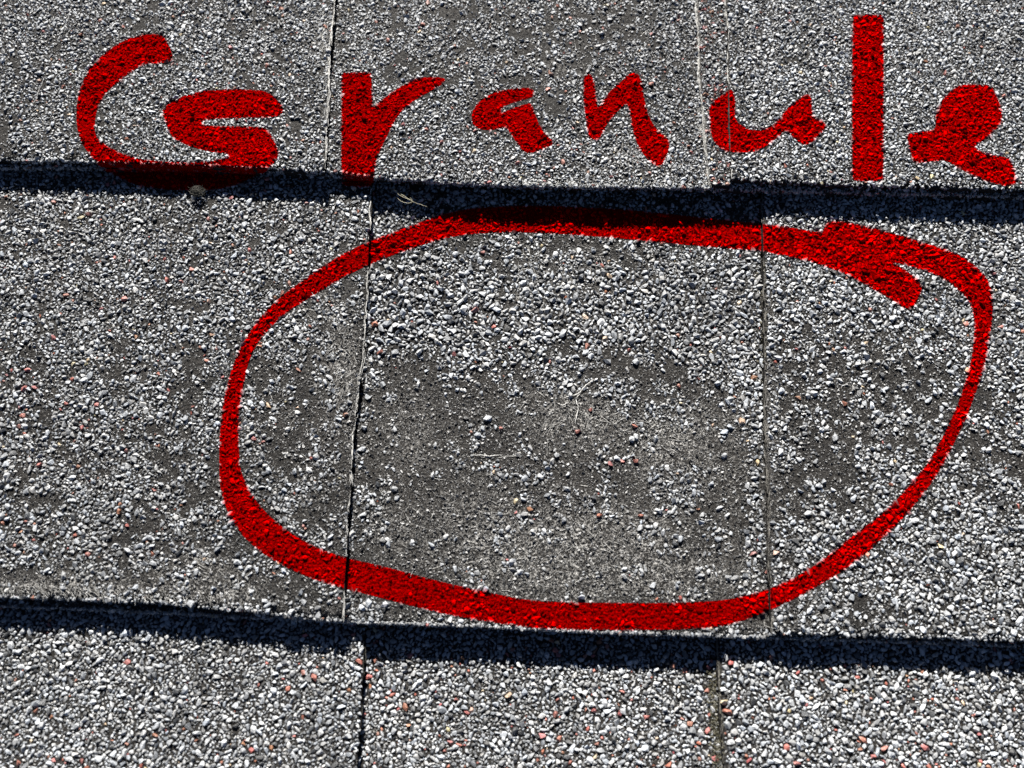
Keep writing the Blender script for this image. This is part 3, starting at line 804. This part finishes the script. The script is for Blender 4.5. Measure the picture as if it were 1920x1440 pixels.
strand("stray_fibre", "long thin pale fibre lying on the shingle left of the red G", "fibre",
       [[(136,16,.9),(130,40,1.0),(122,58,1.0),(114,72,.9)], [(86,148,.8),(76,172,.9),(70,190,.9),(58,205,.8)]], .07, M_FIBRE)
strand("stray_fibre", "forked whitish fibre lying on the bald patch inside the ring", "fibre",
       [[(1112,712,.4),(1105,718,.5),(1093,728,.5),(1087,738,.5),(1070,743,.4),(1058,746,.4)], [(1087,738,.5),(1080,748,.4),(1084,768,.5),(1080,785,.4),(1078,795,.3)], [(1045,757,.4),(1055,761,.5),(1066,755,.4)]], .12, M_FIBRE, jit=.09)
strand("stray_fibre", "short straight pale fibre lying across the bald patch inside the ring", "fibre",
       [[(886,854,.3),(900,853,.4),(918,856,.4),(936,853,.3)]], .10, M_FIBRE)
# lint tuft hanging under the G, small crumb under the r
def tuft(name, label, cat, px, py, h, rad, n, seed, material):
    r = np.random.default_rng(seed); c = surf(px, py) + np.array([0, 0, h * MM]); V, Fc = [], []
    for _ in range(n):
        d0 = r.normal(size=3); d0 /= np.linalg.norm(d0); ax = r.normal(size=3); ax -= ax @ d0 * d0; ax /= np.linalg.norm(ax)
        R_ = rad * MM * r.uniform(.35, 1.0); a0 = r.uniform(0, 6.28); sp = r.uniform(1.2, 3.4)
        tt = np.linspace(a0, a0 + sp, 8)
        pts = c + R_ * (np.cos(tt)[:, None] * d0 + np.sin(tt)[:, None] * ax) * np.array([1.15, .8, .75]) + r.normal(0, .12 * MM, (8, 3))
        tube(V, Fc, pts, r.uniform(.03, .06) * MM, 3)
    for _ in range(n // 12):
        d0 = r.normal(size=3); d0[2] = abs(d0[2]) * .5; d0 /= np.linalg.norm(d0)
        tt = np.linspace(.5, r.uniform(1.2, 1.9), 6)
        tube(V, Fc, c + tt[:, None] * rad * MM * d0 + r.normal(0, .08 * MM, (6, 3)), .03 * MM, 3)
    o = new_obj(name, mesh_np(name, np.array(V), np.array(Fc), smooth=True), None, (material,)); o['label'] = label; o['category'] = cat
tuft("lint_tuft", "fuzzy grey lint ball stuck in the shadow gap under the red G", "lint", 374, 364, 1.8, 2.3, 130, 5, M_LINT)
tuft("lint_tuft", "tiny pale crumb of lint just below the foot of the red r", "lint", 664, 357, 1.4, .8, 22, 6, M_FIBRE)

# moss and dirt in the seam of the lower right tab, and along the right middle seam
def moss(px0, py0, px1, py1, n, wpx, seed, label):
    r = np.random.default_rng(seed); t = r.random(n)
    px = px0 + (px1 - px0) * t + r.normal(0, wpx, n); py = py0 + (py1 - py0) * t
    P, sid = cast(px, py); ok = (sid >= 0) & (sid < 100); P = P[ok]; n = len(P)
    d = np.clip(r.normal(.5, .2, n), .2, 1.1) * MM
    P[:, 2] += d * .3 + r.random(n) * .4 * MM
    g = r.random(n)
    tone = np.c_[.025 + .06 * g, .024 + .052 * g, .015 + .03 * g]
    me = rock_mesh("moss", P, np.c_[d * .5, d * .5, d * .4], r.uniform(0, 6, n), r.normal(0, .5, n), tone, TF)
    o = new_obj("moss", me, None, (M_FINE,), kind="stuff"); o['label'] = label; o['category'] = "moss"
moss(1335, 1255, 1346, 1440, 900, 6, 8, "olive moss and dirt packed in the seam of the bottom row")
moss(1424, 470, 1430, 720, 220, 7, 9, "pale tan dirt along the right seam inside the ring")

# one dark round granule and a little pit
def pebble(px, py, d, tone, label, name="loose_pebble", sx=1.0):
    c = surf(px, py); me = rock_mesh(name, np.array([c + [0, 0, d * .2 * MM]]), np.array([[d * .42 * sx, d * .38, d * .33]]) * MM, np.array([.4]), np.array([.1]), np.array([tone]), TG)
    o = new_obj(name, me, None, (M_GRAN,)); o['label'] = label; o['category'] = "pebble"
pebble(138, 95, 2.0, (.025, .028, .035), "round black pebble lying to the upper left of the red G")
pebble(713, 661, 2.2, (.24, .09, .065), "reddish pebble on the bald shingle beside its left seam", sx=1.3)
pebble(1082, 809, 2.2, (.23, .08, .06), "reddish pebble at the foot of the forked fibre", sx=1.2)
pebble(939, 804, 1.7, (.23, .08, .06), "reddish pebble alone on the left half of the bald patch")
pebble(1107, 769, 1.6, (.23, .08, .06), "reddish pebble just right of the forked fibre")
pebble(1191, 864, 2.0, (.23, .08, .06), "reddish pebble right of centre on the bald patch")
pebble(1123, 966, 2.0, (.32, .12, .075), "orange red pebble on the lower part of the bald patch", sx=1.2)
pebble(914, 786, 2.5, (.34, .35, .36), "pale grey pebble alone on the bald patch", sx=1.3)
pebble(722, 1134, 2.3, (.38, .38, .39), "largest white pebble, by the butt edge below the ring", sx=1.3)
pebble(845, 1162, 2.4, (.42, .42, .41), "white pebble right on the lower butt edge")
